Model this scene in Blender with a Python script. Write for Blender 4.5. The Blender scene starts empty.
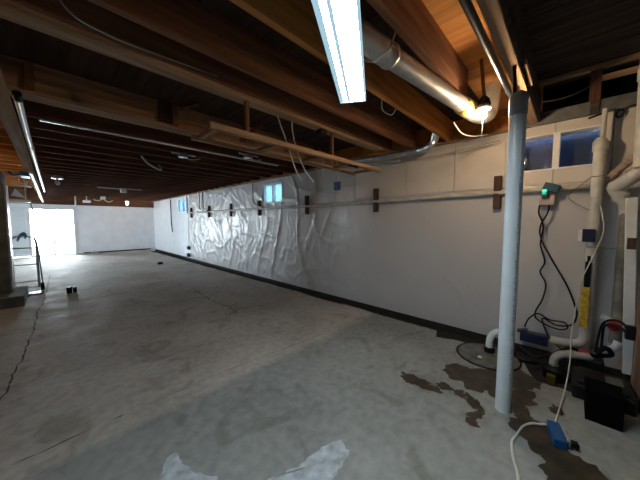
import bpy, math, random
from mathutils import Vector, Matrix, noise
random.seed(7)
sc = bpy.context.scene
col = sc.collection
V = Vector

# ------------------------------------------------------------------ materials
def newmat(name):
    m = bpy.data.materials.new(name); m.use_nodes = True
    nt = m.node_tree; b = nt.nodes['Principled BSDF']
    return m, nt, b

def mat(name, c, rough=.6, metal=0., var=.12, scale=6., bump=.0, bscale=40., coat=0., spec=.5, stretch=None, c2=None, detail=5., trans=0.):
    m, nt, b = newmat(name)
    N = nt.nodes.new; L = nt.links.new
    tc = N('ShaderNodeTexCoord'); mp = N('ShaderNodeMapping'); L(tc.outputs['Object'], mp.inputs[0])
    if stretch: mp.inputs['Scale'].default_value = stretch
    nz = N('ShaderNodeTexNoise'); nz.inputs['Scale'].default_value = scale; nz.inputs['Detail'].default_value = detail
    L(mp.outputs[0], nz.inputs['Vector'])
    rp = N('ShaderNodeValToRGB')
    lo = [x*(1-var*1.6) for x in c] if c2 is None else c2
    rp.color_ramp.elements[0].position = .3; rp.color_ramp.elements[0].color = (*lo, 1)
    rp.color_ramp.elements[1].position = .7; rp.color_ramp.elements[1].color = (*[min(1, x*(1+var)) for x in c], 1)
    L(nz.outputs[0], rp.inputs[0]); L(rp.outputs[0], b.inputs['Base Color'])
    b.inputs['Roughness'].default_value = rough; b.inputs['Metallic'].default_value = metal
    b.inputs['Coat Weight'].default_value = coat; b.inputs['Specular IOR Level'].default_value = spec
    b.inputs['Transmission Weight'].default_value = trans
    if bump:
        bn = N('ShaderNodeTexNoise'); bn.inputs['Scale'].default_value = bscale; L(mp.outputs[0], bn.inputs['Vector'])
        bp = N('ShaderNodeBump'); bp.inputs['Strength'].default_value = bump; bp.inputs['Distance'].default_value = .02
        L(bn.outputs[0], bp.inputs['Height']); L(bp.outputs[0], b.inputs['Normal'])
    return m

def emis(name, c, s):
    m, nt, b = newmat(name)
    b.inputs['Base Color'].default_value = (*c, 1)
    b.inputs['Emission Color'].default_value = (*c, 1); b.inputs['Emission Strength'].default_value = s
    return m

def wood(name, c, c2, ax='x', rough=.88):
    st = {'x': (.6, 9, 9), 'y': (9, .6, 9), 'z': (9, 9, .6)}[ax]
    m = mat(name, c, rough, scale=2.2, stretch=st, c2=c2, bump=.25, bscale=6, detail=8, spec=.15)
    return m

M = {}
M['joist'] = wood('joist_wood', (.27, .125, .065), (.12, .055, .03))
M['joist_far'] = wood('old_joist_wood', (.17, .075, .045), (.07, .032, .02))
M['joist_lit'] = wood('lamplit_joist_wood', (.64, .28, .075), (.40, .16, .04))  # brighter orange copy of the joist wood, bulb light put into the colour
M['board'] = wood('pale_board', (.46, .31, .19), (.25, .15, .09))
M['boardy'] = wood('pale_board_lengthwise', (.42, .28, .17), (.22, .14, .08), 'y')
M['boardz'] = wood('upright_board', (.26, .12, .06), (.13, .06, .03), 'z')
M['post_wood'] = wood('rough_post_wood', (.24, .15, .10), (.11, .07, .05), 'z')
M['bracket'] = wood('bracket_wood', (.085, .05, .04), (.04, .025, .02), 'z')
M['bracket2'] = wood('brown_stud_wood', (.13, .065, .04), (.06, .03, .02), 'z')
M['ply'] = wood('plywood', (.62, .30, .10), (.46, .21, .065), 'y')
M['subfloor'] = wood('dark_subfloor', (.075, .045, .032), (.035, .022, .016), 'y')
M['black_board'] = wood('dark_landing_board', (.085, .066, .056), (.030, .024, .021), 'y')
M['darkblock'] = wood('dark_block', (.07, .035, .02), (.035, .018, .012), 'z')
M['beamL'] = wood('girder_side_wood', (.42, .23, .13), (.18, .09, .05))
M['pvc'] = mat('white_pvc', (.66, .71, .73), .3, var=.05)
M['pvc_old'] = mat('aged_pvc', (.46, .455, .42), .45, var=.15, scale=9)
M['pvc_grime'] = mat('grimy_pvc', (.15, .15, .13), .5, var=.35, scale=7)
M['rust'] = mat('rusty_pipe', (.34, .24, .21), .6, var=.3, scale=30)
M['galv'] = mat('galvanised_steel', (.62, .64, .66), .32, 1, var=.12, scale=14, bump=.1, bscale=30)
M['conduit'] = mat('grey_conduit', (.50, .48, .46), .4, .3, var=.1)
M['duct'] = mat('duct_steel', (.56, .57, .58), .38, .75, var=.15, scale=10)
M['white_wall'] = mat('white_painted_block', (.74, .77, .82), .55, var=.04, scale=3, bump=.15, bscale=25)
M['foam'] = mat('white_foam_panel', (.56, .53, .50), .5, var=.05, scale=4)
M['sill'] = mat('grey_sill_foam', (.11, .115, .118), .6, var=.2, scale=12)
M['sill_wood'] = wood('sill_wood', (.36, .24, .16), (.2, .12, .08), 'y')
M['conc_wall'] = mat('bare_block_wall', (.38, .37, .36), .8, var=.15, scale=4, bump=.2, bscale=30)
M['col'] = mat('column_concrete', (.12, .13, .11), .85, var=.3, scale=5, bump=.3, bscale=30)
M['black'] = mat('black_plastic', (.005, .005, .006), .5, var=.2, spec=.2)
M['blackmat'] = mat('matt_black_plastic', (.002, .002, .002), .9, var=.2, spec=.05)
M['darkgrey'] = mat('dark_grey_plastic', (.009, .0095, .010), .45, var=.3, scale=8, spec=.25)
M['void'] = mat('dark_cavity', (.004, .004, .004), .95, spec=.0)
M['wire_w'] = mat('white_cable', (.55, .55, .50), .5)
M['wire_g'] = mat('grey_cable', (.22, .21, .20), .5)
M['blue'] = mat('blue_plastic', (.006, .075, .22), .35, var=.1)
M['navy'] = mat('navy_plastic', (.012, .02, .06), .35)
M['teal'] = mat('dark_teal_plastic', (.01, .06, .09), .35)
M['yellow'] = mat('yellow_plastic', (.55, .38, .04), .45, var=.25, scale=25)
M['strap'] = mat('yellow_foil_strap', (.62, .42, .08), .4, var=.15)
M['red'] = mat('red_plastic', (.45, .01, .03), .3)
M['white'] = mat('white_enamel', (.75, .77, .8), .35, var=.03)
M['label'] = mat('white_label', (.7, .7, .7), .6)
M['alu'] = mat('brushed_aluminium', (.55, .58, .62), .35, .9, var=.08)
M['gravel'] = mat('drain_gravel', (.022, .018, .014), .9, var=.7, scale=60, bump=.8, bscale=80)
M['lidc'] = mat('sump_cover', (.13, .13, .115), .6, var=.3, scale=12)
M['wet'] = mat('wet_concrete', (.046, .034, .021), .42, var=.35, scale=9, spec=.35)
M['glassdark'] = mat('dark_glass', (.02, .03, .05), .04, var=.05, spec=.9)
M['bluefilm'] = mat('blue_cover', (.003, .014, .06), .5, var=.4, scale=3)
M['tube'] = emis('lit_tube', (.78, .92, 1.), 18)
M['bulb'] = emis('lit_bulb', (1., .70, .42), 270)
M['farbulb'] = emis('lit_far_bulb', (1., .72, .42), 25)
M['green'] = emis('green_indicator', (.05, .8, .45), .25)
M['patio'] = mat('patio', (.6, .6, .58), .8)

# glass (thin clear)
m, nt, b = newmat('clear_glass'); nt.nodes.remove(b)
N = nt.nodes.new; L = nt.links.new
g = N('ShaderNodeBsdfGlossy'); g.inputs['Roughness'].default_value = .03
t = N('ShaderNodeBsdfTransparent'); t.inputs[0].default_value = (.93, .96, .97, 1)
fr = N('ShaderNodeFresnel'); mx = N('ShaderNodeMixShader')
L(fr.outputs[0], mx.inputs[0]); L(t.outputs[0], mx.inputs[1]); L(g.outputs[0], mx.inputs[2])
L(mx.outputs[0], nt.nodes['Material Output'].inputs[0]); M['glass'] = m
# dim translucent panes of the smaller windows, added to soften the sky
m, nt, b = newmat('sky_softening_pane'); nt.nodes.remove(b)
tl = nt.nodes.new('ShaderNodeBsdfTranslucent'); tl.inputs[0].default_value = (.13, .19, .225, 1); gl = nt.nodes.new('ShaderNodeBsdfGlossy'); gl.inputs['Roughness'].default_value = .2; mx = nt.nodes.new('ShaderNodeMixShader'); mx.inputs[0].default_value = .04
nt.links.new(tl.outputs[0], mx.inputs[1]); nt.links.new(gl.outputs[0], mx.inputs[2]); nt.links.new(mx.outputs[0], nt.nodes['Material Output'].inputs[0]); M['soft_pane'] = m
# plastic sheeting
def sheet_mat(name, c, rough, bumpd, bs):
    m, nt, b = newmat(name); N = nt.nodes.new; L = nt.links.new
    b.inputs['Base Color'].default_value = (*c, 1); b.inputs['Roughness'].default_value = rough
    b.inputs['Coat Weight'].default_value = .22; b.inputs['Coat Roughness'].default_value = .16; b.inputs['Specular IOR Level'].default_value = .35
    tc = N('ShaderNodeTexCoord'); mp = N('ShaderNodeMapping'); L(tc.outputs['Object'], mp.inputs[0])
    mp.inputs['Scale'].default_value = (1, 1.6, .7)
    n1 = N('ShaderNodeTexNoise'); n1.inputs['Scale'].default_value = bs; n1.inputs['Detail'].default_value = 6; n1.inputs['Distortion'].default_value = .6
    L(mp.outputs[0], n1.inputs['Vector'])
    bp = N('ShaderNodeBump'); bp.inputs['Strength'].default_value = .6; bp.inputs['Distance'].default_value = bumpd
    L(n1.outputs[0], bp.inputs['Height']); L(bp.outputs[0], b.inputs['Normal'])
    r = N('ShaderNodeValToRGB'); n2 = N('ShaderNodeTexNoise'); n2.inputs['Scale'].default_value = 1.2
    L(tc.outputs['Object'], n2.inputs['Vector']); L(n2.outputs[0], r.inputs[0])
    r.color_ramp.elements[0].color = (*[x*.86 for x in c], 1); r.color_ramp.elements[1].color = (*c, 1)
    L(r.outputs[0], b.inputs['Base Color'])
    return m
M['sheet'] = sheet_mat('white_plastic_sheeting', (.52, .52, .535), .36, .018, 3.)

# concrete floor: two pours, scuffs, hairline cracks
def floor_mat():
    m, nt, b = newmat('concrete_floor'); N = nt.nodes.new; L = nt.links.new
    tc = N('ShaderNodeTexCoord')
    def nz(s, d=8, dist=0.):
        n = N('ShaderNodeTexNoise'); n.inputs['Scale'].default_value = s; n.inputs['Detail'].default_value = d
        n.inputs['Distortion'].default_value = dist; L(tc.outputs['Object'], n.inputs['Vector']); return n
    def ramp(src, p0, c0, p1, c1):
        r = N('ShaderNodeValToRGB'); r.color_ramp.elements[0].position = p0; r.color_ramp.elements[0].color = (*c0, 1)
        r.color_ramp.elements[1].position = p1; r.color_ramp.elements[1].color = (*c1, 1); L(src, r.inputs[0]); return r
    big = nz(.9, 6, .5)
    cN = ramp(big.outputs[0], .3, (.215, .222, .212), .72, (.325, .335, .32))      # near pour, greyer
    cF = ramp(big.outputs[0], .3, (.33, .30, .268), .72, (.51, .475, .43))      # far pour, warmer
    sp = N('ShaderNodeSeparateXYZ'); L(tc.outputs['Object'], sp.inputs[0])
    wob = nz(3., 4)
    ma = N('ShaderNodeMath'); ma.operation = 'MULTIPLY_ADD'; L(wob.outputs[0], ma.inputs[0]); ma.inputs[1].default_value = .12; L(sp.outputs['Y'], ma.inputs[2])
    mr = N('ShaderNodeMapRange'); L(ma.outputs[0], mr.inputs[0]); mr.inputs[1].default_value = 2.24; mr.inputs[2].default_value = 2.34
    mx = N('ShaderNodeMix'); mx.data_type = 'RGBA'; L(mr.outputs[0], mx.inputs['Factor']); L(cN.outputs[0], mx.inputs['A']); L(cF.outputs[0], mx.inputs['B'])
    fine = nz(14, 10); rf = ramp(fine.outputs[0], .3, (.80, .80, .80), .68, (1.07, 1.07, 1.07))
    mu = N('ShaderNodeMix'); mu.data_type = 'RGBA'; mu.blend_type = 'MULTIPLY'; mu.inputs['Factor'].default_value = 1
    L(mx.outputs['Result'], mu.inputs['A']); L(rf.outputs[0], mu.inputs['B'])
    spk = nz(2.2, 3, 1.5); rs = ramp(spk.outputs[0], .34, (.72, .70, .66), .42, (1, 1, 1))
    mu2 = N('ShaderNodeMix'); mu2.data_type = 'RGBA'; mu2.blend_type = 'MULTIPLY'; mu2.inputs['Factor'].default_value = .75
    L(mu.outputs['Result'], mu2.inputs['A']); L(rs.outputs[0], mu2.inputs['B'])
    L(mu2.outputs['Result'], b.inputs['Base Color'])
    b.inputs['Specular IOR Level'].default_value = .3; rr = ramp(nz(2.5, 5).outputs[0], .3, (.6,)*3, .7, (.8,)*3); L(rr.outputs[0], b.inputs['Roughness'])
    bp = N('ShaderNodeBump'); bp.inputs['Strength'].default_value = .35; bp.inputs['Distance'].default_value = .006
    L(nz(22, 8).outputs[0], bp.inputs['Height']); L(bp.outputs[0], b.inputs['Normal'])
    return m
M['floor'] = floor_mat()
M['crack'] = mat('crack_shade', (.075, .065, .055), .9)
M['crackb'] = mat('brown_hairline', (.13, .09, .06), .8)
M['pale_patch'] = mat('pale_floor_patch', (.44, .49, .54), .7, c2=(.25, .27, .28), var=.15, scale=16, detail=9)  # pale mottled tone of the two floor patches

# ------------------------------------------------------------------ mesh building
class MB:
    def __init__(s): s.v = []; s.f = []; s.mi = []
    def add(s, vs, fs, mi=0):
        n = len(s.v); s.v += [tuple(v) for v in vs]; s.f += [tuple(i+n for i in f) for f in fs]; s.mi += [mi]*len(fs); return s
    def box(s, x0, x1, y0, y1, z0, z1, mi=0, rot=None, piv=None, bev=0):
        x0, x1 = min(x0, x1), max(x0, x1); y0, y1 = min(y0, y1), max(y0, y1); z0, z1 = min(z0, z1), max(z0, z1)
        vs = [V((x, y, z)) for z in (z0, z1) for x, y in ((x0, y0), (x1, y0), (x1, y1), (x0, y1))]
        if rot is not None:
            p = V(piv) if piv else V(((x0+x1)/2, (y0+y1)/2, (z0+z1)/2))
            vs = [p + rot @ (v-p) for v in vs]
        return s.add(vs, [(3, 2, 1, 0), (4, 5, 6, 7), (0, 1, 5, 4), (1, 2, 6, 5), (2, 3, 7, 6), (3, 0, 4, 7)], mi)
    def tube(s, pts, r, n=10, mi=0, cap=True):
        pts = [V(p) for p in pts]; rs = r if isinstance(r, (list, tuple)) else [r]*len(pts)
        rings = []; up = None
        for i, p in enumerate(pts):
            d = (pts[min(i+1, len(pts)-1)] - pts[max(i-1, 0)]).normalized()
            if up is None:
                up = V((0, 0, 1)) if abs(d.z) < .9 else V((1, 0, 0))
            a = d.cross(up).normalized(); up = a.cross(d).normalized()
            rings.append([p + (a*math.cos(2*math.pi*k/n) + up*math.sin(2*math.pi*k/n))*rs[i] for k in range(n)])
        vs = [q for rg in rings for q in rg]; fs = []
        for i in range(len(pts)-1):
            for k in range(n):
                k2 = (k+1) % n
                fs.append((i*n+k, i*n+k2, (i+1)*n+k2, (i+1)*n+k))
        if cap: fs += [tuple(range(n-1, -1, -1)), tuple((len(pts)-1)*n+k for k in range(n))]
        return s.add(vs, fs, mi)
    def build(s, name, m, parent=None, smooth=False, bevel=0):
        me = bpy.data.meshes.new(name); me.from_pydata(s.v, [], s.f)
        ms = m if isinstance(m, list) else [m]
        for q in ms: me.materials.append(q)
        for p, i in zip(me.polygons, s.mi): p.material_index = i; p.use_smooth = smooth
        me.validate(); me.update()
        o = bpy.data.objects.new(name, me); col.objects.link(o)
        if parent:
            o.parent = parent; w_ = V((0, 0, 0)); q_ = parent
            while q_: w_ += q_.location; q_ = q_.parent
            o.location = -w_
        if bevel:
            b = o.modifiers.new('b', 'BEVEL'); b.width = bevel; b.segments = 2; b.limit_method = 'ANGLE'
        if smooth:
            try:
                for e in me.edges: pass
                me.set_sharp_from_angle(angle=math.radians(40))
            except Exception: pass
        return o
def tag(o, label, cat, group=None, kind=None):
    o['label'] = label; o['category'] = cat
    if group: o['group'] = group
    if kind: o['kind'] = kind
    return o
def struct(o): o['kind'] = 'structure'; return o
def empty(name, loc):
    o = bpy.data.objects.new(name, None); col.objects.link(o); o.location = loc; o.empty_display_size = .1; return o
def smooth_path(pts, k=6):
    """Catmull-Rom through the points"""
    P = [V(p) for p in pts]; out = []
    for i in range(len(P)-1):
        a = P[max(i-1, 0)]; b = P[i]; c = P[i+1]; d = P[min(i+2, len(P)-1)]
        for j in range(k):
            t = j/k
            out.append(.5*((2*b) + (c-a)*t + (2*a-5*b+4*c-d)*t*t + (3*b-a-3*c+d)*t**3))
    out.append(P[-1]); return out
def copy_tree(o, parent=None):
    c = o.copy(); col.objects.link(c)
    if parent: c.parent = parent
    for ch in [x for x in bpy.data.objects if x.parent == o]: copy_tree(ch, c)
    return c
def bx(name, m, a, parent=None, bevel=0, **k): return MB().box(*a, **k).build(name, m, parent, bevel=bevel)
def tb(name, m, pts, r, parent=None, n=10, sm=True): return MB().tube(pts, r, n).build(name, m, parent, smooth=sm)

W = 3.92                       # face of the long wall
ZJ, ZT = 2.62, 2.90            # joist undersides, subfloor underside
FAR = 16.6; XL = -5.2; YB = -3.0
# ------------------------------------------------------------------ floor with drain channel along the wall
edge = []                      # broken edge of the slab along the channel
y = YB
while y < 16.55:
    if y < -.62: x = 3.3
    elif y < .18: x = 3.12
    elif y < .3: x = 3.12 + (y-.18)/.12*.35
    elif y < 1.25: x = 3.47 + .04*math.sin(y*9)
    else: x = 3.61 + .04*noise.noise(V((y*1.3, 0, 3))) + (.02 if y < 3 else 0) - .012*max(0, y-5)
    edge.append((x + random.uniform(-.012, .012), y)); y += .06 if y < 3 else .12
edge.append((3.5, 16.6))
fl = MB()
n = len(edge)
vs = [(XL, y, 0) for x, y in edge] + [(x, y, 0) for x, y in edge] + [(x, y, -.10) for x, y in edge]
fs = []
for i in range(n-1):
    fs.append((i, n+i, n+i+1, i+1)); fs.append((n+i, 2*n+i, 2*n+i+1, n+i+1))
fl.add(vs, fs, 0)
fl.box(2.9, 4.15, YB, FAR, -.30, -.10, 1)
def ribbon(pts, w, mi, z=.0012, jit=.3):
    P = []
    for i in range(len(pts)-1):
        a, b_ = V((*pts[i], z)), V((*pts[i+1], z)); k = max(2, int((b_-a).length/.05))
        for j in range(k): P.append(a.lerp(b_, j/k))
    P.append(V((*pts[-1], z)))
    vs = []; fs = []
    off = 0
    for i, p in enumerate(P):
        d = (P[min(i+1, len(P)-1)]-P[max(i-1, 0)]).normalized(); s = V((-d.y, d.x, 0))
        off = off*.7 + random.uniform(-1, 1)*w*1.6*jit
        ww = w*random.uniform(.25, 1.) * (.15 if i in (0, len(P)-1) else 1)
        vs += [p + s*(off+ww/2), p + s*(off-ww/2)]
        if i: fs.append((2*i-2, 2*i-1, 2*i+1, 2*i))
    fl.add(vs, [f[::-1] for f in fs], mi)
ribbon([(-.10, 10.5), (-.16, 7.72), (-.24, 5.83), (-.26, 4.88), (-.34, 3.88), (-.33, 3.54), (-.42, 3.30)], .022, 2)
ribbon([(-.25, 2.42), (-.02, 2.43), (.12, 2.44)], .016, 2)
ribbon([(.26, 2.44), (.33, 2.44)], .016, 2); ribbon([(.45, 2.43), (1.1, 2.44), (2.0, 2.36), (3.3, 2.28)], .008, 3)
ribbon([(-.18, 3.5), (.25, 3.6), (.55, 3.66)], .010, 3)
ribbon([(2.17, 6.12), (2.06, 4.74), (2.12, 3.9)], .03, 3, jit=.6)
def blotch(cx, cy, rx, ry, ang, mi, seed=0, rough=.35, n=40, z=.0015, mb=None):
    vs = [(cx, cy, z)]
    for k in range(n):
        t = 2*math.pi*k/n
        q = 1 + rough*noise.noise(V((math.cos(t)*1.6+seed*7, math.sin(t)*1.6, seed*3.1))) + rough*.5*noise.noise(V((math.cos(t)*5+seed, math.sin(t)*5, 9)))
        x, y = rx*q*math.cos(t), ry*q*math.sin(t)
        vs.append((cx+x*math.cos(ang)-y*math.sin(ang), cy+x*math.sin(ang)+y*math.cos(ang), z))
    (mb or fl).add(vs, [(0, k+1, (k+1) % n+1) for k in range(n)], mi)
# pale arc on the slab (ring segments)
def arc_patch(cx, cy, r0, r1, a0, a1, mi, seed, n=26):
    vs = []; fs = []
    for i in range(n+1):
        t = i/n; a = math.radians(a0+(a1-a0)*t); e = min(1, 5*t, 5*(1-t))**.5
        w0 = .05*noise.noise(V((t*5, seed, 0))); w1 = .09*noise.noise(V((t*7, seed, 4)))
        mid = (r0+r1)/2; ra = mid+(r0-mid)*e+w0*e; rb = mid+(r1-mid)*e+w1
        vs += [(cx+ra*math.cos(a), cy+ra*math.sin(a), .0015), (cx+rb*math.cos(a), cy+rb*math.sin(a), .0015)]
        if i: fs.append((2*i-2, 2*i-1, 2*i+1, 2*i))
    fl.add(vs, fs, mi)
WHITE_PATCH = [
 [(.10, 1.50), (.28, 1.60), (.37, 1.66), (.40, 1.73), (.44, 1.78), (.475, 1.79), (.49, 1.76), (.495, 1.70), (.50, 1.64), (.52, 1.56), (.56, 1.49), (.61, 1.43), (.55, 1.30), (.3, 1.2), (.1, 1.3)],
 [(.80, 1.20), (.87, 1.165), (.96, 1.14), (1.05, 1.13), (1.12, 1.12), (1.17, 1.12), (1.20, 1.105), (1.23, 1.11), (1.28, 1.09), (1.31, 1.06), (1.30, 1.02), (1.27, 1.01), (1.29, .97), (1.24, .95), (1.20, .955), (1.17, .93), (1.12, .93), (1.08, .93), (1.03, .90), (.95, .93), (.85, 1.0), (.78, 1.1)]]
for poly in WHITE_PATCH:
    P = []
    for i in range(len(poly)):
        a = V((*poly[i], .0015)); b_ = V((*poly[(i+1) % len(poly)], .0015))
        for j in range(4):
            q = a.lerp(b_, j/4); q += V((noise.noise(q*23), noise.noise(q*23+V((5, 5, 5))), 0))*.02; q.z = .0015; P.append(q)
    c = sum(P, V())/len(P)
    fl.add([c]+P, [(0, k+1, (k+1) % len(P)+1)[::-1] for k in range(len(P))], 4)
struct(fl.build('floor', [M['floor'], M['gravel'], M['crack'], M['crackb'], M['pale_patch']]))

# ------------------------------------------------------------------ walls
def wall_with_holes(name, m, x0, x1, y0, y1, z0, z1, holes):
    mb = MB(); ys = sorted({y0, y1, *[h[0] for h in holes], *[h[1] for h in holes]})
    for a, b_ in zip(ys, ys[1:]):
        h = [q for q in holes if q[0] <= a and q[1] >= b_]
        if not h: mb.box(x0, x1, a, b_, z0, z1)
        else:
            mb.box(x0, x1, a, b_, z0, h[0][2]); mb.box(x0, x1, a, b_, h[0][3], z1)
    return struct(mb.build(name, m))
WIN = [(-.19, .46, 2.09, 2.49), (5.06, 5.87, 1.98, 2.47), (11.40, 12.5, 1.93, 2.48)]
wall_with_holes('wall_right', M['white_wall'], 3.97, 4.17, YB, FAR+.2, -.3, 2.60, WIN)
# far wall with the sliding door opening
DX0, DX1, DZ = -.62, .72, 2.05
mb = MB(); mb.box(XL, -1.45, FAR, FAR+.2, -.1, 2.28); mb.box(DX1+.08, 4.15, FAR, FAR+.2, -.1, 2.28)
mb.box(-1.45, DX1+.08, FAR, FAR+.2, DZ+.08, 2.28)
struct(mb.build('wall_far', M['white_wall']))
struct(bx('trim_1', M['joist_far'], (XL, 4.15, FAR-.05, FAR+.2, 2.28, 3.1)))     # wood rim above the far wall
struct(bx('baseboard_far', M['darkgrey'], (1.0, 3.75, FAR-.02, FAR, 0, .06)))
LW = (10.2, 15.2, .9, 2.2)  # opening for an unseen window added to light the far wall
mb = MB(); mb.box(XL-.2, XL, YB, LW[0], -.1, 3.1); mb.box(XL-.2, XL, LW[1], FAR, -.1, 3.1); mb.box(XL-.2, XL, LW[0], LW[1], -.1, LW[2]); mb.box(XL-.2, XL, LW[0], LW[1], LW[3], 3.1)
struct(mb.build('wall_left', M['conc_wall']))
mb = MB(); mb.box(XL-.1, XL, LW[0], LW[1], LW[2], LW[2]+.05); mb.box(XL-.1, XL, LW[0], LW[1], LW[3]-.05, LW[3])
for k in range(5): y = LW[0]+(LW[1]-LW[0]-.06)*k/4; mb.box(XL-.1, XL, y, y+.06, LW[2]+.05, LW[3]-.05)
w4 = struct(mb.build('window_4', M['white'])); bx('window_pane', M['glass'], (XL-.06, XL-.055, LW[0], LW[1], LW[2], LW[3]), w4)
struct(bx('channel_shade_strip', M['gravel'], (3.955, 3.975, YB, FAR, -.3, .005)))  # dark strip on the channel's back wall, its shade put into the colour
struct(bx('wall_back', M['conc_wall'], (XL, 4.17, YB-.2, YB, -.1, 3.1)))
# subfloor: dark boards, bright plywood in the bay with the lit bulb, higher landing at the corner
mb = MB()
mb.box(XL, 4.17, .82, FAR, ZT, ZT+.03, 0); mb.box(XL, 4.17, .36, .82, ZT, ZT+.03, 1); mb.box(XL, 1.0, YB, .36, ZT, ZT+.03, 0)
for k in range(7):
    a = 1.0 + k*.42
    mb.box(a, a+(.412 if k < 6 else .65), YB, .36, 3.08+.004*(k % 2), 3.12, 2)
struct(mb.build('ceiling', [M['subfloor'], M['ply'], M['black_board']]))
struct(bx('trim_2', M['joist_lit'], (3.98, 4.03, .38, 16.4, 2.62, ZT)))            # rim board over the sill
struct(bx('trim_3', M['sill_wood'], (3.88, 4.17, .46, 16.5, 2.595, 2.62)))         # sill plate
struct(bx('trim_4', M['sill'], (3.90, 4.17, YB, .46, 2.60, 2.73)))                # grey foam on the sill by the near window
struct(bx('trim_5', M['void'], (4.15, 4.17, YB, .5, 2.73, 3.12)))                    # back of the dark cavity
struct(MB().box(3.87, 3.93, YB, .44, 3.03, 3.075).build('trim_6', M['boardy']))   # header edge above the cavity
struct(MB().box(1.0, 4.15, .36, .375, 2.90, 3.12).build('trim_7', M['black_board'])); struct(MB().box(.985, 1.0, YB, .375, 2.90, 3.12).build('trim_8', M['black_board']))
struct(bx('sky_backing', M['void'], (1.0, 4.17, YB, .375, 3.125, 3.14)))  # unseen sheet added above the landing to block sky through board gaps
struct(bx('trim_11', M['black_board'], (3.88, 3.90, -.15, -.085, 2.60, 2.73)))
# upper foam panels
mb = MB()
def panel(y0, y1, z0=1.93, z1=2.6):
    hs = [h for h in WIN[:1] if h[0] < y1 and h[1] > y0]
    if not hs: mb.box(3.945, 3.97, y0, y1, z0, z1); return
    h = hs[0]; a, b_ = max(y0, h[0]), min(y1, h[1])
    if a > y0: mb.box(3.945, 3.97, y0, a, z0, z1)
    if b_ < y1: mb.box(3.945, 3.97, b_, y1, z0, z1)
    mb.box(3.945, 3.97, a, b_, z0, h[2]); mb.box(3.945, 3.97, a, b_, h[3], z1)
ys = [-.62, -.255, -.19, .17, .62, 1.2, 1.9, 2.9]
for a, b_ in zip(ys, ys[1:]): panel(a+.004, b_-.004)
struct(mb.build('trim_10', M['foam'])); 

# ------------------------------------------------------------------ windows
def window(n, y0, y1, z0, z1, mull, paned, fm, well):
    f = MB(); t = .014 if n == 1 else .035
    f.box(3.93, 4.05, y0, y1, z0, z0+t); f.box(3.93, 4.05, y0, y1, z1-t, z1)
    f.box(3.93, 4.05, y0, y0+t, z0+t, z1-t); f.box(3.93, 4.05, y1-t, y1, z0+t, z1-t)
    for m_ in mull: f.box(3.925, 4.04, m_-.028, m_+.028, z0+t, z1-t)
    o = f.build('window_%d' % n, fm); struct(o)
    p = bx('window_pane', paned, (4.0, 4.006, y0+t*.5, y1-t*.5, z0+t*.5, z1-t*.5), o)
    return o
window(1, *WIN[0], [.155], M['glass'], M['white'], 1)
window(2, *WIN[1], [5.46], M['soft_pane'], M['white'], 1)
window(3, *WIN[2], [11.95], M['soft_pane'], M['white'], 1)
# dark well with a blue cover outside the near window
wl = MB(); wl.box(4.17, 4.9, -.6, -.55, 1.8, 2.62, 0); wl.box(4.17, 4.9, .8, .85, 1.8, 2.62, 0); wl.box(4.17, 4.9, -.6, .85, 1.75, 1.8, 0)
wl.box(4.235, 4.25, -.55, .8, 1.8, 2.60, 1); wl.box(4.25, 4.9, -.6, .85, 2.60, 2.62, 0)
struct(wl.build('window_well', [M['void'], M['bluefilm']]))

# sliding door
f = MB(); t = .06
f.box(DX0-.06, DX1+.06, FAR-.02, FAR+.12, DZ, DZ+.08); f.box(DX0-.06, DX0, FAR-.02, FAR+.12, 0, DZ); f.box(DX1, DX1+.08, FAR-.03, FAR+.12, 0, DZ+.08)
f.box(DX0, DX1, FAR, FAR+.12, 0, .05); f.box(.03, .09, FAR+.02, FAR+.1, .05, DZ)
d1 = struct(f.build('door_1', M['white']))
bx('window_pane', M['glass'], (DX0, .04, FAR+.05, FAR+.056, .05, DZ), d1); bx('window_pane', M['glass'], (.08, DX1, FAR+.08, FAR+.086, .05, DZ), d1)
bx('door_handle', M['conduit'], (.0, .02, FAR+.0, FAR+.03, .95, 1.2), d1)
# pale fixed side panel to the left of the door
f = MB(); f.box(-1.45, DX0-.06, FAR+.02, FAR+.1, 0, DZ+.08)
sp_ = struct(f.build('door_2', mat('pale_blue_panel', (.62, .70, .76), .5, var=.04)))
f = MB(); f.box(-1.42, -1.36, FAR, FAR+.03, .05, DZ); f.box(-.76, -.70, FAR, FAR+.03, .05, DZ); f.box(-1.36, -.76, FAR, FAR+.03, .05, .15); f.box(-1.36, -.76, FAR, FAR+.03, 1.0, 1.06)
f.build('door_panel_trim', M['white'], sp_)
struct(bx('floor_outside', M['patio'], (-14, 9, FAR+.2, FAR+12, -.2, -.06))); struct(bx('floor_outside', M['patio'], (-14, XL-.2, 5, FAR+.2, -.2, -.06)))

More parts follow.
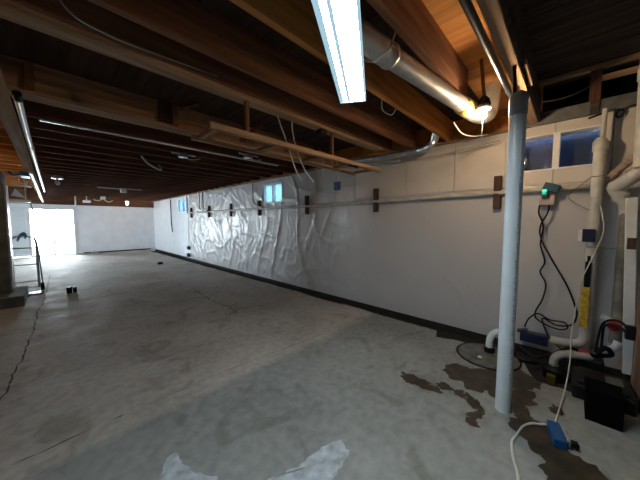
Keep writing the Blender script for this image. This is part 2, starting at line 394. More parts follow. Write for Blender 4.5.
# ------------------------------------------------------------------ plastic sheeting on the long wall
def sheet():
    mb = MB(); y0, y1, z0, z1 = -.62, 11.2, .0, 2.585
    ny, nz_ = 560, 72
    def disp(y, z):
        s = min(1, max(0, (y-3.0)/1.2))                    # wrinkles start past the smooth part
        e = min(1, (z-z0)/.15)*min(1, (z1-z)/.12)
        q = .012*noise.noise(V((y*.8, z*.7, 0)))
        lean = y + .28*math.sin(z*1.7+y*.9) + .22*(z-1.2)*noise.noise(V((y*.35, 3, 1)))*2
        r1 = 1-abs(noise.noise(V((lean*1.5, z*.5, 2.)))*2)
        r2 = 1-abs(noise.noise(V((lean*4.3+z*.8, z*1.1, 7.)))*2)
        r3 = 1-abs(noise.noise(V((y*1.4-z*1.9, z*1.5+y*.8, 11.)))*2)
        amp = s*(.030*max(0, r1)**6*(1.3-.5*min(1, max(0, y-6)/3)) + .016*max(0, r2)**7 + .017*max(0, r3)**6)
        amp += (1-s)*.007*max(0, 1-abs(noise.noise(V((lean*1.7, z*.4, 2.)))*2))**5
        amp += (1-s)*.004*noise.noise(V((y*4, z*2, 0)))
        return q*.5 + amp*e
    Y = []; 
    for i in range(ny+1):
        t = i/ny; Y.append(y0+(y1-y0)*(t**1.25))
    idx = {}
    for i, y in enumerate(Y):
        for j in range(nz_+1):
            z = z0+(z1-z0)*j/nz_
            base = 3.945 if z < 1.9 or y > 2.9 else 3.962
            if y > 2.9: base = 3.945
            mb.v.append((base-max(0, disp(y, z))-(.02 if z < .2 else 0)*0, y, z))
    for i in range(ny):
        for j in range(nz_):
            yc = (Y[i]+Y[i+1])/2; zc = z0+(z1-z0)*(j+.5)/nz_
            if any(h[0]-.02 < yc < h[1]+.02 and h[2]-.02 < zc < h[3]+.02 for h in WIN): continue
            if yc < 2.9 and zc > 1.95: continue
            a = i*(nz_+1)+j; mb.f.append((a, a+1, a+nz_+2, a+nz_+1)); mb.mi.append(0)
    return mb.build('plastic_sheeting', M['sheet'], smooth=True)
tag(sheet(), 'white plastic vapour sheeting, wrinkled and shiny, hung over the long wall', 'sheeting')

# ------------------------------------------------------------------ joists
def joist(y0, y1, m, x0=-.24, x1=3.97, z0=ZJ, z1=ZT-.002):
    return MB().box(x0, x1, y0, y1, z0, z1).build('joist', m, bevel=.003)
jG = tag(joist(.32, .40, M['board'], .5), 'pale doubled joist right behind the top of the white post', 'joist')
bx('sister_or_shade_board', M['black_board'], (.5, 3.97, .300, .319, 2.64, 2.895), jG)  # dark board standing in for shade on the joist's near face
tag(joist(.745, .80, M['joist'], -.24, 2.74), 'dark joist between the silver duct and the bright plywood', 'joist')
tag(joist(1.25, 1.30, M['joist_lit']), 'orange-lit joist just left of the silver duct', 'joist')
tag(joist(1.77, 1.82, M['joist']), 'reddish brown joist running under the end of the lit fluorescent fixture', 'joist')
jA = tag(joist(2.18, 2.31, M['board'], -.24, 3.7), 'thick pale-bottomed joist above the hanging wooden ladder frame', 'joist')
a = bx('sister_or_shade_board', M['joist'], (-.24, 3.9, 2.145, 2.18, 2.66, ZT-.003), jA)
L_ = empty('ceiling_beam', (1.8, 3.56, ZJ)); tag(L_, 'deep brown built-up beam with pale underside, beyond the wooden ladder frame', 'beam')
bx('side_board', M['beamL'], (-.24, 3.8, 3.48, 3.52, ZJ+.03, ZT-.002), L_); bx('bottom_plate', M['board'], (-.24, 3.8, 3.47, 3.66, ZJ, ZJ+.03), L_); bx('core_board', M['joist'], (-.24, 3.8, 3.52, 3.65, ZJ+.03, ZT-.002), L_)
for x in (-.10, 1.06, 1.95, 2.75, 3.45):
    o = bx('cleat', M['boardz'], (x, x+.06, 3.44, 3.48, ZJ+.03, ZT-.01), L_)
o = bx('cleat', M['darkblock'], (.92, 1.05, 3.43, 3.48, ZJ+.04, ZT-.01), L_)
mb = MB(); mb.tube([(1.14, 3.42, 2.84), (1.26, 3.2, 2.87)], .022, 4); mb.build('brace', M['boardz'], L_)
mb = MB(); mb.tube([(2.05, 3.42, 2.80), (2.15, 3.2, 2.86)], .022, 4); mb.build('brace', M['boardz'], L_)
ys = [4.17, 4.64, 5.10, 5.58, 6.10, 6.58, 7.05, 7.52, 8.0, 8.48, 8.95, 9.43, 9.9, 10.4, 10.9, 11.4, 11.9, 12.4, 12.9, 13.4, 13.9, 14.4, 14.9, 15.4, 15.9, 16.35]
proto = joist(0, .042, M['joist_far'], -.234, 3.97)
for i, y in enumerate(ys):
    o = proto if i == 0 else proto.copy()
    if i: col.objects.link(o)
    o.location = (0, y, 0)
    tag(o, 'dark brown joist in the long row of bare joists beyond the deep beam', 'joist', 'bare joists receding to the far wall')
lp = MB().box(XL, -.236, 0, .042, ZJ, ZT).build('joist', M['joist_lit'])
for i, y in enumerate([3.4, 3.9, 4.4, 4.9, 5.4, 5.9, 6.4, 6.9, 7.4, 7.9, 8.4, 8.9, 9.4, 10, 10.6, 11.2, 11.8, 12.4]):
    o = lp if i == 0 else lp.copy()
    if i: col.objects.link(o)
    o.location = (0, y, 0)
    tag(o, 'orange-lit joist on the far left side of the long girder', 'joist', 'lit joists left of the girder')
# girder
gd = empty('girder', (-.22, 8, 2.41)); tag(gd, 'long wooden girder running from the upper left corner towards the glass door', 'beam')
bx('beam_core', M['boardy'], (-.27, -.20, YB, 16.4, 2.42, ZJ), gd); 
# cripple framing over the corner cavity
st = bx('stud', M['bracket2'], (3.88, 3.97, -.155, -.075, 2.73, 3.03)); tag(st, 'short brown stud standing in the dark gap over the near window', 'stud')
st = bx('stud', M['boardz'], (3.84, 3.89, .29, .345, 2.735, 3.03)); st.data.materials[0] = M['ply']; tag(st, 'short bright stud in the gap just right of the post top', 'stud')
st = bx('wood_block', M['boardy'], (3.90, 3.96, -.6, -.155, 2.925, 2.965)); tag(st, 'thin brown board crossing the dark gap above the grey sill, beside the stud', 'board')
st = bx('wood_block', M['board'], (2.45, 2.85, .285, .315, 2.64, 2.68)); tag(st, 'short pale wood block nailed beside the doubled joist near the post top', 'board')

# ------------------------------------------------------------------ ladder-like wooden frame
lf = empty('ladder_frame', (2.2, 2.35, 2.28)); tag(lf, 'weathered wooden ladder-like frame hanging flat below the joists', 'wooden frame')
bx('rail', M['board'], (.93, 3.55, 2.12, 2.165, 2.26, 2.31), lf); bx('rail', M['board'], (.93, 3.40, 2.50, 2.545, 2.25, 2.30), lf)
for x in (.98, 1.6, 2.25, 2.85, 3.35): bx('rung', M['boardy'], (x, x+.06, 2.165, 2.50, 2.265, 2.295), lf)
for x in (1.3, 2.5): bx('hanger', M['boardz'], (x, x+.03, 2.20, 2.24, 2.29, 2.62), lf)
mb = MB(); 
for k in range(4): mb.tube([(2.75+.05*k, 2.14, 2.26), (2.76+.06*k, 2.12, 2.23)], .012, 6)
mb.build('clamp', M['black'], lf)
o = tb('junction_collar', M['darkgrey'], [(2.30, 2.24, 2.60), (2.40, 2.24, 2.60)], .045, None, 8); tag(o, 'dark collar clamped on the underside of the pale-bottomed joist', 'clamp')

# ------------------------------------------------------------------ post
po = empty('support_post', (2.44, .32, 0)); tag(po, 'tall white plastic-sleeved round post standing on wet concrete', 'post')
mb = MB(); mb.tube([(2.37, .31, 2.26), (2.37, .31, 2.28), (2.37, .31, 2.385), (2.37, .31, 2.41), (2.37, .31, 2.425)], [.053, .057, .057, .050, .03], 28); mb.build('cap', mat('shaded_post_cap', (.30, .35, .38), .45), po, smooth=True)  # darker grey-blue paints the shading near the post top
tb('jack_screw', M['darkgrey'], [(2.37, .335, 2.41), (2.37, .345, 2.62)], .012, po)
mb = MB().tube([(2.44, .32, .0), (2.37, .31, 2.34)], .052, 28)
z = .25
ax = V((2.37-2.44, .31-.32, 2.34)).normalized()
while z < 2.15:
    h = random.uniform(.006, .02)
    if random.random() < .7:
        p = V((2.44, .32, 0)) + ax*z + V((-.707*.0525, -.707*.0525, 0))
        mb.box(p.x-.0015, p.x+.0015, p.y-.0035, p.y+.0035, p.z, p.z+h, rot=Matrix.Rotation(math.radians(-45), 3, 'Z'), mi=1)
    z += h+.008
mb.build('sleeve', [M['pvc'], mat('blue_print', (.12, .18, .28), .6)], po, smooth=True)

# ------------------------------------------------------------------ shop light
d = V((.84, .53, 0)).normalized(); s = V((d.y, -d.x, 0)); e = V((1.455, 1.095, 2.32)); start = e - d*1.22
sl = empty('fluorescent_fixture', e); tag(sl, 'lit twin-tube fluorescent shop light hanging below the joists', 'light fixture')
def prism(mb, prof, a, b_):
    n = len(prof); vs = [a + s*u + V((0, 0, w)) for u, w in prof] + [b_ + s*u + V((0, 0, w)) for u, w in prof]
    mb.add(vs, [(i, (i+1) % n, n+(i+1) % n, n+i) for i in range(n)] + [tuple(range(n-1, -1, -1)), tuple(range(n, 2*n))]); return mb
prism(MB(), [(-.085, -.01), (-.08, -.01), (-.035, .05), (.035, .05), (.08, -.01), (.085, -.01), (.05, .07), (-.05, .07)], start, e).build('housing', M['white'], sl)
M['lens'] = emis('pale_blue_lens', (.50, .80, .95), .15)
for u0, u1 in ((-.060, -.034), (-.016, .074)):
    prism(MB(), [(u0, -.012), (u1, -.012), (u1, .004), (u0, .004)], start+d*.012, e-d*.014).build('tube', M['tube'], sl)
for u0, u1 in ((-.086, -.060), (-.034, -.016), (.074, .086)):
    prism(MB(), [(u0, -.014), (u1, -.014), (u1, .010), (u0, .010)], start+d*.012, e-d*.014).build('lens_rib', M['lens'], sl)
for q in (start, e-d*.012): prism(MB(), [(-.086, -.016), (.086, -.016), (.05, .07), (-.05, .07)], q, q+d*.012).build('end_cap', M['lens'], sl)
for q in (start+d*.15, e-d*.15): tb('hanging_chain', M['galv'], [q+V((0, 0, .07)), q+V((0, 0, .58))], .003, sl, 6)

# ------------------------------------------------------------------ galvanised duct with elbow and strap
du = empty('round_duct', (2.0, .88, 2.5)); tag(du, 'round galvanised metal duct hung between the joists beside the shop light', 'duct')
dp = lambda x: V((x, .93-.115*(x-1.0), 2.54))
mb = MB(); mb.tube([dp(1.02), dp(1.52)], .072, 24); mb.build('duct_section', M['duct'], du, smooth=True)
mb = MB(); mb.tube([dp(1.46), dp(2.62)], .063, 24); mb.build('duct_section', M['duct'], du, smooth=True)
mb = MB(); mb.tube([dp(1.50), dp(1.515), dp(1.535), dp(1.55)], [.067, .075, .075, .067], 24); mb.build('clamp_band', M['galv'], du, smooth=True)
tb('hanger_strap', M['galv'], [dp(1.42)+V((0, -.11, .05)), dp(1.40)+V((0, -.09, -.05)), dp(1.38)+V((0, 0, -.092)), dp(1.36)+V((0, .1, -.04)), dp(1.34)+V((0, .22, .09))], .006, du, 6)
mb = MB(); mb.tube([dp(2.58), dp(2.60), dp(2.72), dp(2.74)], [.066, .074, .074, .066], 24); mb.build('foil_collar', M['strap'], du, smooth=True)
mb = MB(); mb.tube(smooth_path([dp(2.70), dp(2.88), dp(3.02)+V((0, -.02, .01)), dp(3.13)+V((0, -.03, .06)), dp(3.18)+V((0, -.035, .17)), dp(3.19)+V((0, -.035, .36))]), .074, 24); mb.build('elbow', M['duct'], du, smooth=True)
fd = MB(); P = smooth_path([(3.72, 2.90, 2.56), (3.66, 2.3, 2.52), (3.62, 1.70, 2.50), (3.60, 1.48, 2.50), (3.58, 1.36, 2.56), (3.55, 1.31, 2.74)], 14)
fd.tube(P, [.045+.004*(i % 2) for i in range(len(P))], 14)
tag(fd.build('flexible_duct', M['galv'], smooth=False), 'silver corrugated flexible duct lying along the top of the wall', 'duct')
# dark pipe beside the doubled joist
o = tb('iron_pipe', mat('black_iron', (.05, .055, .07), .3, .6), [(.3, .435, 2.595), (2.95, .425, 2.595)], .022, None, 14); tag(o, 'black metal pipe running along the pale doubled joist', 'pipe')

# ------------------------------------------------------------------ bulbs
def bulb_lamp(name, p, label, m, sc_=1.):
    o = empty(name, p); tag(o, label, 'light bulb')
    mb = MB(); mb.tube([p+V((0, 0, .105*sc_)), p+V((0, 0, .08*sc_)), p+V((0, 0, .055*sc_)), p+V((0, 0, .05*sc_))], [.035*sc_, .06*sc_, .066*sc_, .03*sc_], 20); mb.build('lampholder', M['white'], o, smooth=True)
    mb = MB(); mb.tube([p+V((0, 0, z_*sc_)) for z_ in (.055, .03, .012, -.01, -.028, -.036)], [r*sc_ for r in (.014, .018, .028, .031, .02, .004)], 16); mb.build('bulb', m, o, smooth=True)
    return o
b1 = bulb_lamp('bulb_lamp', V((2.70, .60, 2.445)), 'bright bare bulb in a white lampholder at the duct elbow', M['bulb'], .85)
mb = MB(); mb.tube([(2.70, .60, 2.53), (2.70, .60, 2.57), (2.70, .60, 2.60)], [.055, .045, .02], 12); mb.build('octagon_box', M['darkgrey'], b1); tb('support_stick', M['boardz'], [(2.70, .60, 2.59), (2.64, .62, 2.895)], .014, b1, 4)
tb('pull_chain', M['wire_w'], [(2.72, .61, 2.50), (2.72, .61, 2.25)], .002, b1, 5)
b2 = bulb_lamp('bulb_lamp', V((2.55, 15.2, 2.36)), 'small lit bulb near the far wall, hung under the last joists', M['farbulb'], 1.6)
b3 = bulb_lamp('bulb_lamp', V((-1.9, 6.6, 2.42)), 'lit bulb under the joists left of the girder', emis('lit_left_bulb', (1., .72, .44), 120), 1.)
b4 = bulb_lamp('bulb_lamp', V((.15, 8.7, 2.42)), 'unlit white bulb hanging right of the girder', M['white'], 1.6)

# ------------------------------------------------------------------ wall pipe, brackets
wp = MB(); pts = [(3.885, -.15, 1.87), (3.885, .7, 1.865), (3.885, 2.4, 1.85), (3.885, 4.2, 1.84), (3.885, 6.0, 1.855), (3.885, 9, 1.86), (3.885, 11.3, 1.87)]
wp.tube(pts, .030, 12); tag(wp.build('wall_pipe', M['pvc_old'], smooth=True), 'long white pipe running level along the plastic-covered wall', 'pipe')
for y, nm in ((10.88, 'seventh'), (9.2, 0), (7.59, 0), (6.02, 0), (4.15, 0), (2.42, 0), (.675, 0)):
    h = .2
    o = MB().box(3.86, 3.915, y-.04, y+.04, 1.87-h, 1.87+h).build('wood_bracket', M['bracket'], bevel=.004)
    lab = {10.88: 'farthest wood block, next to the small bright window', 9.2: 'wood block on the wall pipe, second from the far end', 7.59: 'wood block on the wall pipe, third from the far end',
           6.02: 'wood block on the wall pipe just left of the small near-middle window', 4.15: 'wood block on the wall pipe just right of the hanging white wires', 2.42: 'dark wood block on the wall pipe right of the blue hanging box', .675: 'brown wood block on the wall pipe left of the white post'}[y]
    tag(o, lab, 'wood block', 'blocks along the wall pipe')
    tb('bracket_strap', M['conduit'], [(3.86, y-.04, 1.84), (3.845, y, 1.86), (3.86, y+.04, 1.88)], .008, o, 6)
# bent conduits on the wall
o = tb('bent_conduit', M['conduit'], smooth_path([(3.86, 6.28, 2.62), (3.86, 6.28, 2.15), (3.86, 6.2, 1.98), (3.86, 5.98, 1.90), (3.86, 5.85, 1.89)]), .022); tag(o, 'bent grey conduit dropping beside the small middle window', 'conduit')
o = tb('bent_conduit', M['conduit'], smooth_path([(3.85, 9.95, 2.60), (3.85, 9.95, 2.1), (3.85, 9.85, 1.95), (3.85, 9.6, 1.90)]), .025); tag(o, 'left of the two bent conduits between the far blocks', 'conduit')
o = tb('bent_conduit', M['conduit'], smooth_path([(3.82, 9.55, 2.60), (3.82, 9.55, 2.1), (3.82, 9.45, 1.95), (3.82, 9.2, 1.90)]), .025); tag(o, 'right of the two bent conduits between the far blocks', 'conduit')
o = tb('vertical_conduit', M['conduit'], [(3.86, 11.25, 2.60), (3.86, 11.25, 1.87)], .03); tag(o, 'short upright conduit beside the farthest bright window', 'conduit')
o = tb('hanging_strap', M['darkgrey'], [(3.9, 13.42, 2.55), (3.9, 13.42, 1.5), (3.9, 13.31, 1.04)], .022); tag(o, 'dark strap hanging down the far white wall', 'strap')
wc = empty('outlet_cable', (3.9, 11.3, .1)); tag(wc, 'thin cable ending in black outlets low on the far wall', 'cable')
tb('cable_run', M['wire_g'], [(3.915, 11.22, 1.85), (3.91, 11.3, .6), (3.91, 11.34, .4)], .010, wc, 6)
bx('outlet_box', M['black'], (3.86, 3.93, 11.26, 11.42, .36, .50), wc); bx('outlet_box', M['black'], (3.86, 3.93, 11.29, 11.45, .06, .2), wc)

# ------------------------------------------------------------------ cables and ceiling odds and ends
def cable(lab, pts, r, m, cat='cable', name='cable', n=6, k=6):
    if name == 'cable' and min(p[2] for p in pts) > 1.5: name = 'hanging_cable'
    o = tb(name, m, smooth_path(pts, k), r, None, n); return tag(o, lab, cat)
cable('thin grey cable sagging under the upper left joists', [(.05, 1.85, 2.88), (.10, 2.0, 2.66), (.30, 2.05, 2.62), (.60, 2.08, 2.64), (1.0, 2.12, 2.68)], .006, M['wire_g'])
cable('left of the two white wires hanging from the pale-bottomed joist', [(1.71, 2.28, 2.63), (1.76, 2.27, 2.5), (1.83, 2.25, 2.33), (1.93, 2.25, 2.1), (2.02, 2.25, 1.98)], .007, M['wire_w'])
cable('right of the two white wires hanging from the pale-bottomed joist', [(1.93, 2.3, 2.63), (1.94, 2.3, 2.5), (2.0, 2.3, 2.32), (2.12, 2.3, 2.12), (2.27, 2.3, 1.99)], .007, M['wire_w'])
hb = empty('hanging_outlet_box', (3.42, 2.9, 2.1)); tag(hb, 'small blue electrical box dangling on wires in front of the wall', 'electrical box')
bx('box_body', M['blue'], (3.39, 3.45, 2.84, 2.95, 2.04, 2.18), hb, .008); tb('wire', M['wire_w'], smooth_path([(3.42, 2.9, 2.18), (3.40, 2.88, 2.4), (3.36, 2.9, 2.62)]), .005, hb, 5)
tb('wire', M['wire_w'], smooth_path([(3.42, 2.9, 2.18), (3.43, 2.95, 2.4), (3.3, 3.0, 2.62)]), .004, hb, 5)
for x, y, l in ((3.0, 2.9, .42), (3.1, 2.95, .34)):
    cable('thin loose wire end hanging behind the wooden ladder frame, %s' % ('longer one' if l > .4 else 'shorter one'), [(x, y, 2.62), (x+.03, y-.02, 2.45), (x, y, 2.62-l)], .004, M['wire_w'])
cable('dark cable strung along the top of the wall from flexible duct to post', [(3.80, 2.95, 2.50), (3.80, 2.0, 2.41), (3.80, 1.39, 2.43), (3.80, .89, 2.46), (3.80, .66, 2.48)], .007, M['wire_g'])
o = tb('plastic_pipe', M['pvc'], [(3.80, 2.95, 2.60), (3.80, 1.95, 2.45)], .016); tag(o, 'thin white plastic pipe resting under the flexible duct', 'pipe')
cable('thin grey wire curving inside the dark gap over the near window', [(4.1, .36, 2.92), (4.1, .15, 2.90), (4.1, -.02, 2.93), (4.1, -.1, 2.97)], .008, M['wire_g'])
cable('thin wire hanging from the orange joist beside the duct', [(2.2, 1.32, 2.66), (2.28, 1.36, 2.58), (2.42, 1.34, 2.57), (2.46, 1.3, 2.66)], .004, M['wire_w'])
cable('thin white wire below the duct elbow', [(2.75, .86, 2.46), (2.95, .84, 2.40), (3.2, .8, 2.42), (3.6, .75, 2.52)], .006, M['wire_w'])
cable('dark cable looped against the foam panel beside the white corner pipe', [(3.92, -.08, 2.57), (3.92, -.2, 2.60), (3.91, -.28, 2.62), (3.91, -.32, 2.56), (3.91, -.29, 2.52), (3.91, -.27, 2.56), (3.91, -.31, 2.60), (3.90, -.42, 2.61)], .009, M['black'])
cable('grey cable tacked upright on the foam panel right of the near window', [(3.93, -.262, 2.6), (3.93, -.262, 2.3), (3.93, -.26, 2.02)], .009, M['wire_g'])
co = tb('ceiling_conduit', M['galv'], [(-.03, 4.12, 2.59), (1.6, 4.12, 2.59), (3.1, 4.12, 2.59)], .016); tag(co, 'thin steel conduit running crosswise under the joists behind the deep beam', 'conduit')
ob = empty('octagon_light_box', (1.56, 4.64, 2.57)); tag(ob, 'grey octagonal ceiling box with loose wires under the bare joists', 'electrical box')
mb = MB(); mb.tube([(1.56, 4.64, 2.62), (1.56, 4.64, 2.56)], .075, 8); mb.build('box_body', M['galv'], ob)
tb('wire', M['wire_w'], smooth_path([(1.56, 4.64, 2.57), (1.65, 4.58, 2.53), (1.78, 4.62, 2.56), (1.86, 4.7, 2.6)]), .008, ob, 6)
bx('bracket', M['galv'], (1.38, 1.74, 4.60, 4.62, 2.595, 2.615), ob)
ob2 = copy_tree(ob); ob2.location = V((2.35, 4.0-.05, 2.58)); ob2['label'] = 'small electrical box above the wooden ladder frame, under the conduit'; 
cable('white cable loop hooked under the bare joists left of the octagonal box', [(1.12, 5.3, 2.62), (1.2, 5.35, 2.54), (1.38, 5.5, 2.48), (1.52, 5.7, 2.5), (1.54, 5.9, 2.62)], .014, M['wire_w'])
fx = empty('ceiling_fixture', (1.7, 10.6, 2.58)); tag(fx, 'long thin ceiling fixture under the middle joists, before the lit far bulb', 'light fixture')
bx('bar', M['alu'], (1.05, 1.75, 10.6, 10.63, 2.56, 2.59), fx); bx('lampholder', M['white'], (1.62, 1.78, 10.55, 10.68, 2.46, 2.6), fx, .02); bx('bar', M['alu'], (1.8, 2.2, 10.6, 10.63, 2.58, 2.6), fx)
fx = empty('ceiling_fixture', (1.65, 14.8, 2.5)); tag(fx, 'small white fixture left of the lit far bulb', 'light fixture')
bx('mount', M['white'], (1.55, 1.72, 14.7, 14.86, 2.50, 2.62), fx, .02); tb('wire', M['wire_w'], smooth_path([(1.65, 14.78, 2.5), (1.8, 14.7, 2.38), (1.95, 14.7, 2.45)]), .02, fx, 6); tb('wire', M['wire_w'], smooth_path([(1.6, 14.78, 2.5), (1.45, 14.7, 2.42), (1.3, 14.7, 2.46)]), .02, fx, 6)
fx = empty('ceiling_fixture', (1.0, 15.2, 2.4)); tag(fx, 'small bright fixture at the top corner of the far white wall', 'light fixture')
bx('mount', M['white'], (1.0, 1.25, 15.1, 15.3, 2.34, 2.44), fx, .02); tb('stem', M['white'], [(1.12, 15.2, 2.44), (1.12, 15.2, 2.62)], .02, fx)
o = tb('vent_pipe', M['wire_w'], [(.78, 15.5, 2.62), (.78, 15.5, 2.2)], .03); tag(o, 'short white stub pipe hanging before the glass door', 'pipe')
# white pipes along the girder
P1 = [(-.125, 2.95, 2.40), (-.125, 4.3, 2.39), (-.12, 5.2, 2.38), (-.09, 11.0, 2.38)]
gp = empty('drain_pipe', P1[0]); tag(gp, 'white pipe running along the right side of the girder', 'pipe')
tb('pipe_length', M['pvc'], P1, .022, gp, 12); tb('end_fitting', M['darkgrey'], [(-.125, 2.90, 2.42), (-.125, 2.97, 2.40)], .026, gp)
tb('coupling', M['conduit'], [(-.122, 4.6, 2.388), (-.122, 4.75, 2.387)], .028, gp, 12)
o = tb('drain_pipe', M['pvc'], [(-.215, 7.1, 2.395), (-.20, 16.2, 2.36)], .03); tag(o, 'white pipe under the far half of the girder, ending near the glass door', 'pipe')
gb = empty('wire_splice_box', (-.3, 7.6, 2.4)); tag(gb, 'blue electrical box with wires on the underside of the girder', 'electrical box')
bx('box_body', M['blue'], (-.36, -.24, 7.3, 7.7, 2.35, 2.43), gb, .01); tb('wire', M['blue'], smooth_path([(-.36, 7.4, 2.38), (-.45, 7.4, 2.36), (-.5, 7.5, 2.42)]), .02, gb, 6)
cable('tangled white wires dangling left of the girder', [(-.42, 9.0, 2.6), (-.46, 9, 2.42), (-.38, 9, 2.36), (-.33, 9, 2.44), (-.35, 9.1, 2.33), (-.28, 9, 2.30)], .012, M['wire_w'])
cable('dark brown wire hanging in front of the pale panel beside the glass door', [(-.36, 10, 2.6), (-.37, 10, 2.2), (-.33, 10, 1.9), (-.30, 10, 1.72)], .012, M['darkblock'])

# white tray-like fixture left of the girder, over the column
tr = empty('hanging_light_reflector', (-.6, 9.4, 2.0)); tag(tr, 'white metal light reflector hanging above the dark column', 'light fixture')
bx('reflector', M['white'], (-.95, -.32, 9.35, 9.65, 1.97, 2.03), tr, .01)
mb = MB(); mb.add([(-.62, 9.4, 2.12), (-.40, 9.4, 2.08), (-.55, 9.4, 2.28), (-.62, 9.5, 2.12), (-.40, 9.5, 2.08), (-.55, 9.5, 2.28)], [(0, 1, 2), (5, 4, 3), (0, 3, 4, 1), (1, 4, 5, 2), (2, 5, 3, 0)]); mb.build('bracket', mat('pale_blue_metal', (.4, .6, .75), .4), tr)
tb('suspension_wire', M['galv'], [(-.7, 9.5, 2.02), (-.7, 9.5, 2.62)], .01, tr, 6); tb('suspension_wire', M['galv'], [(-.4, 9.5, 2.02), (-.4, 9.5, 2.62)], .01, tr, 6)

# ------------------------------------------------------------------ column
cl = empty('concrete_column', (-.9, 8.3, 0)); tag(cl, 'dark grey square concrete column on a stepped footing at the left edge', 'column')
bx('shaft', M['col'], (-1.1, -.585, 7.45, 7.95, .19, 2.42), cl, .01); bx('footing', M['col'], (-1.35, -.40, 6.95, 8.05, 0, .19), cl, .015)
o = bx('white_board', M['white'], (-.583, -.555, 7.55, 7.93, .2, 2.2), None); tag(o, 'narrow white board standing against the right side of the column', 'board')

# ------------------------------------------------------------------ hand truck
ht = empty('hand_truck', (-.36, 7.3, 0)); tag(ht, 'aluminium hand truck with arched handle and black wheel, standing near the column', 'hand truck')
tb('frame_tube', M['alu'], smooth_path([(-.50, 7.25, .10), (-.50, 7.1, .7), (-.50, 7.0, 1.10), (-.46, 7.0, 1.19), (-.38, 7.0, 1.21), (-.29, 7.0, 1.19), (-.25, 7.0, 1.10), (-.25, 7.1, .7), (-.25, 7.25, .10)]), .015, ht, 10)
for z, y in ((.97, 7.04), (.62, 7.12), (.25, 7.22)): tb('crossbar', M['alu'], [(-.50, y, z), (-.25, y, z)], .012, ht)
tb('brace_bar', M['alu'], [(-.235, 7.05, 1.0), (-.215, 7.40, .12)], .010, ht); tb('brace_bar', M['alu'], [(-.515, 7.05, 1.0), (-.535, 7.40, .12)], .010, ht)
bx('toe_plate', M['alu'], (-.52, -.23, 7.0, 7.25, 0.005, .02), ht)
for x in (-.56, -.22):
    mb = MB(); mb.tube([(x-.02, 7.42, .085), (x+.02, 7.42, .085)], .085, 20); w_ = mb.build('wheel', M['black'], ht, smooth=True); w_
    tb('hub', M['alu'], [(x-.023, 7.42, .085), (x+.023, 7.42, .085)], .03, w_)
tb('axle', M['alu'], [(-.56, 7.42, .085), (-.22, 7.42, .085)], .008, ht)
rg = MB()
for k in range(14):
    a = k/14*2*math.pi; 
rg.tube(smooth_path([(-.48, 7.78, 1.12), (-.45, 7.77, 1.20), (-.42, 7.77, 1.25), (-.39, 7.77, 1.27), (-.37, 7.77, 1.23), (-.38, 7.78, 1.17)]), [.012 + .018*math.sin(i/30*3.1) for i in range(31)], 8)
tag(rg.build('blue_rag', mat('blue_cloth', (.25, .60, .85), .8), smooth=True), 'light blue rag hanging on the hand truck handle', 'rag')
ht.location.y += .92; ht.location.x -= .035; ht.scale = (1.4, 1, 1)
# small blocks on the floor
o = bx('plastic_block', M['black'], (.15, .24, 7.5, 7.6, 0, .13), None, .01); o2 = bx('block_lug', M['black'], (.25, .31, 7.5, 7.6, .005, .12), o, .01); tag(o, 'small black block pair lying alone on the floor right of the hand truck', 'block')
o = bx('plastic_block', M['black'], (2.55, 2.70, 10.4, 10.5, 0, .08), None, .01); tag(o, 'tiny black block on the floor towards the far corner', 'block')
bf = MB(); bf.tube(smooth_path([(.75, 16.2, .03), (.9, 16.1, .05), (1.1, 16.2, .03), (1.3, 16.15, .05), (1.5, 16.25, .03)]), .03, 6)
tag(bf.build('crumpled_bag', mat('grey_bag', (.35, .38, .38), .7)), 'crumpled grey debris on the floor at the right of the glass door', 'debris')

# ------------------------------------------------------------------ right corner plumbing
vp = empty('discharge_pipe', (3.80, -.17, .1)); tag(vp, 'white vertical discharge pipe right of the near window', 'pipe')
tb('pipe_length', M['pvc_old'], [(3.80, -.175, 2.28), (3.80, -.17, 1.1), (3.80, -.165, .36)], .046, vp, 16)
tb('coupling', M['pvc_old'], [(3.80, -.175, 2.20), (3.80, -.175, 2.29), (3.80, -.175, 2.33)], [.056, .056, .03], vp, 16)
tb('thin_riser', M['pvc_old'], [(3.80, -.185, 2.3), (3.80, -.19, 2.60)], .020, vp, 12)
tb('elbow', M['pvc_old'], smooth_path([(3.80, -.165, .38), (3.80, -.155, .27), (3.80, -.09, .21), (3.80, .10, .19)]), .045, vp, 14)
for z in (1.95, 1.25): tb('tie_wire', M['wire_g'], [(3.75, -.13, z), (3.755, -.21, z), (3.9, -.34, z-.02)], .004, vp, 5)
tb('tie_wire', M['wire_g'], smooth_path([(3.77, -.13, 1.95), (3.85, .02, 1.80), (3.85, .0, 1.72), (3.77, -.13, 1.62)]), .005, vp, 5)
bx('control_box', M['navy'], (3.72, 3.78, -.18, -.09, 1.30, 1.43), vp, .005); bx('box_label', M['label'], (3.715, 3.722, -.09, -.06, 1.31, 1.42), vp)
yl = empty('hand_tool', (3.73, -.15, .5)); tag(yl, 'yellow tool with a black handle strapped to the discharge pipe', 'tool')
bx('body', M['yellow'], (3.73, 3.76, -.175, -.11, .42, .84), yl, .006); bx('handle', M['black'], (3.73, 3.76, -.17, -.125, .84, 1.10), yl, .008); tb('tip', M['black'], [(3.745, -.15, 1.1), (3.745, -.15, 1.16)], .012, yl)
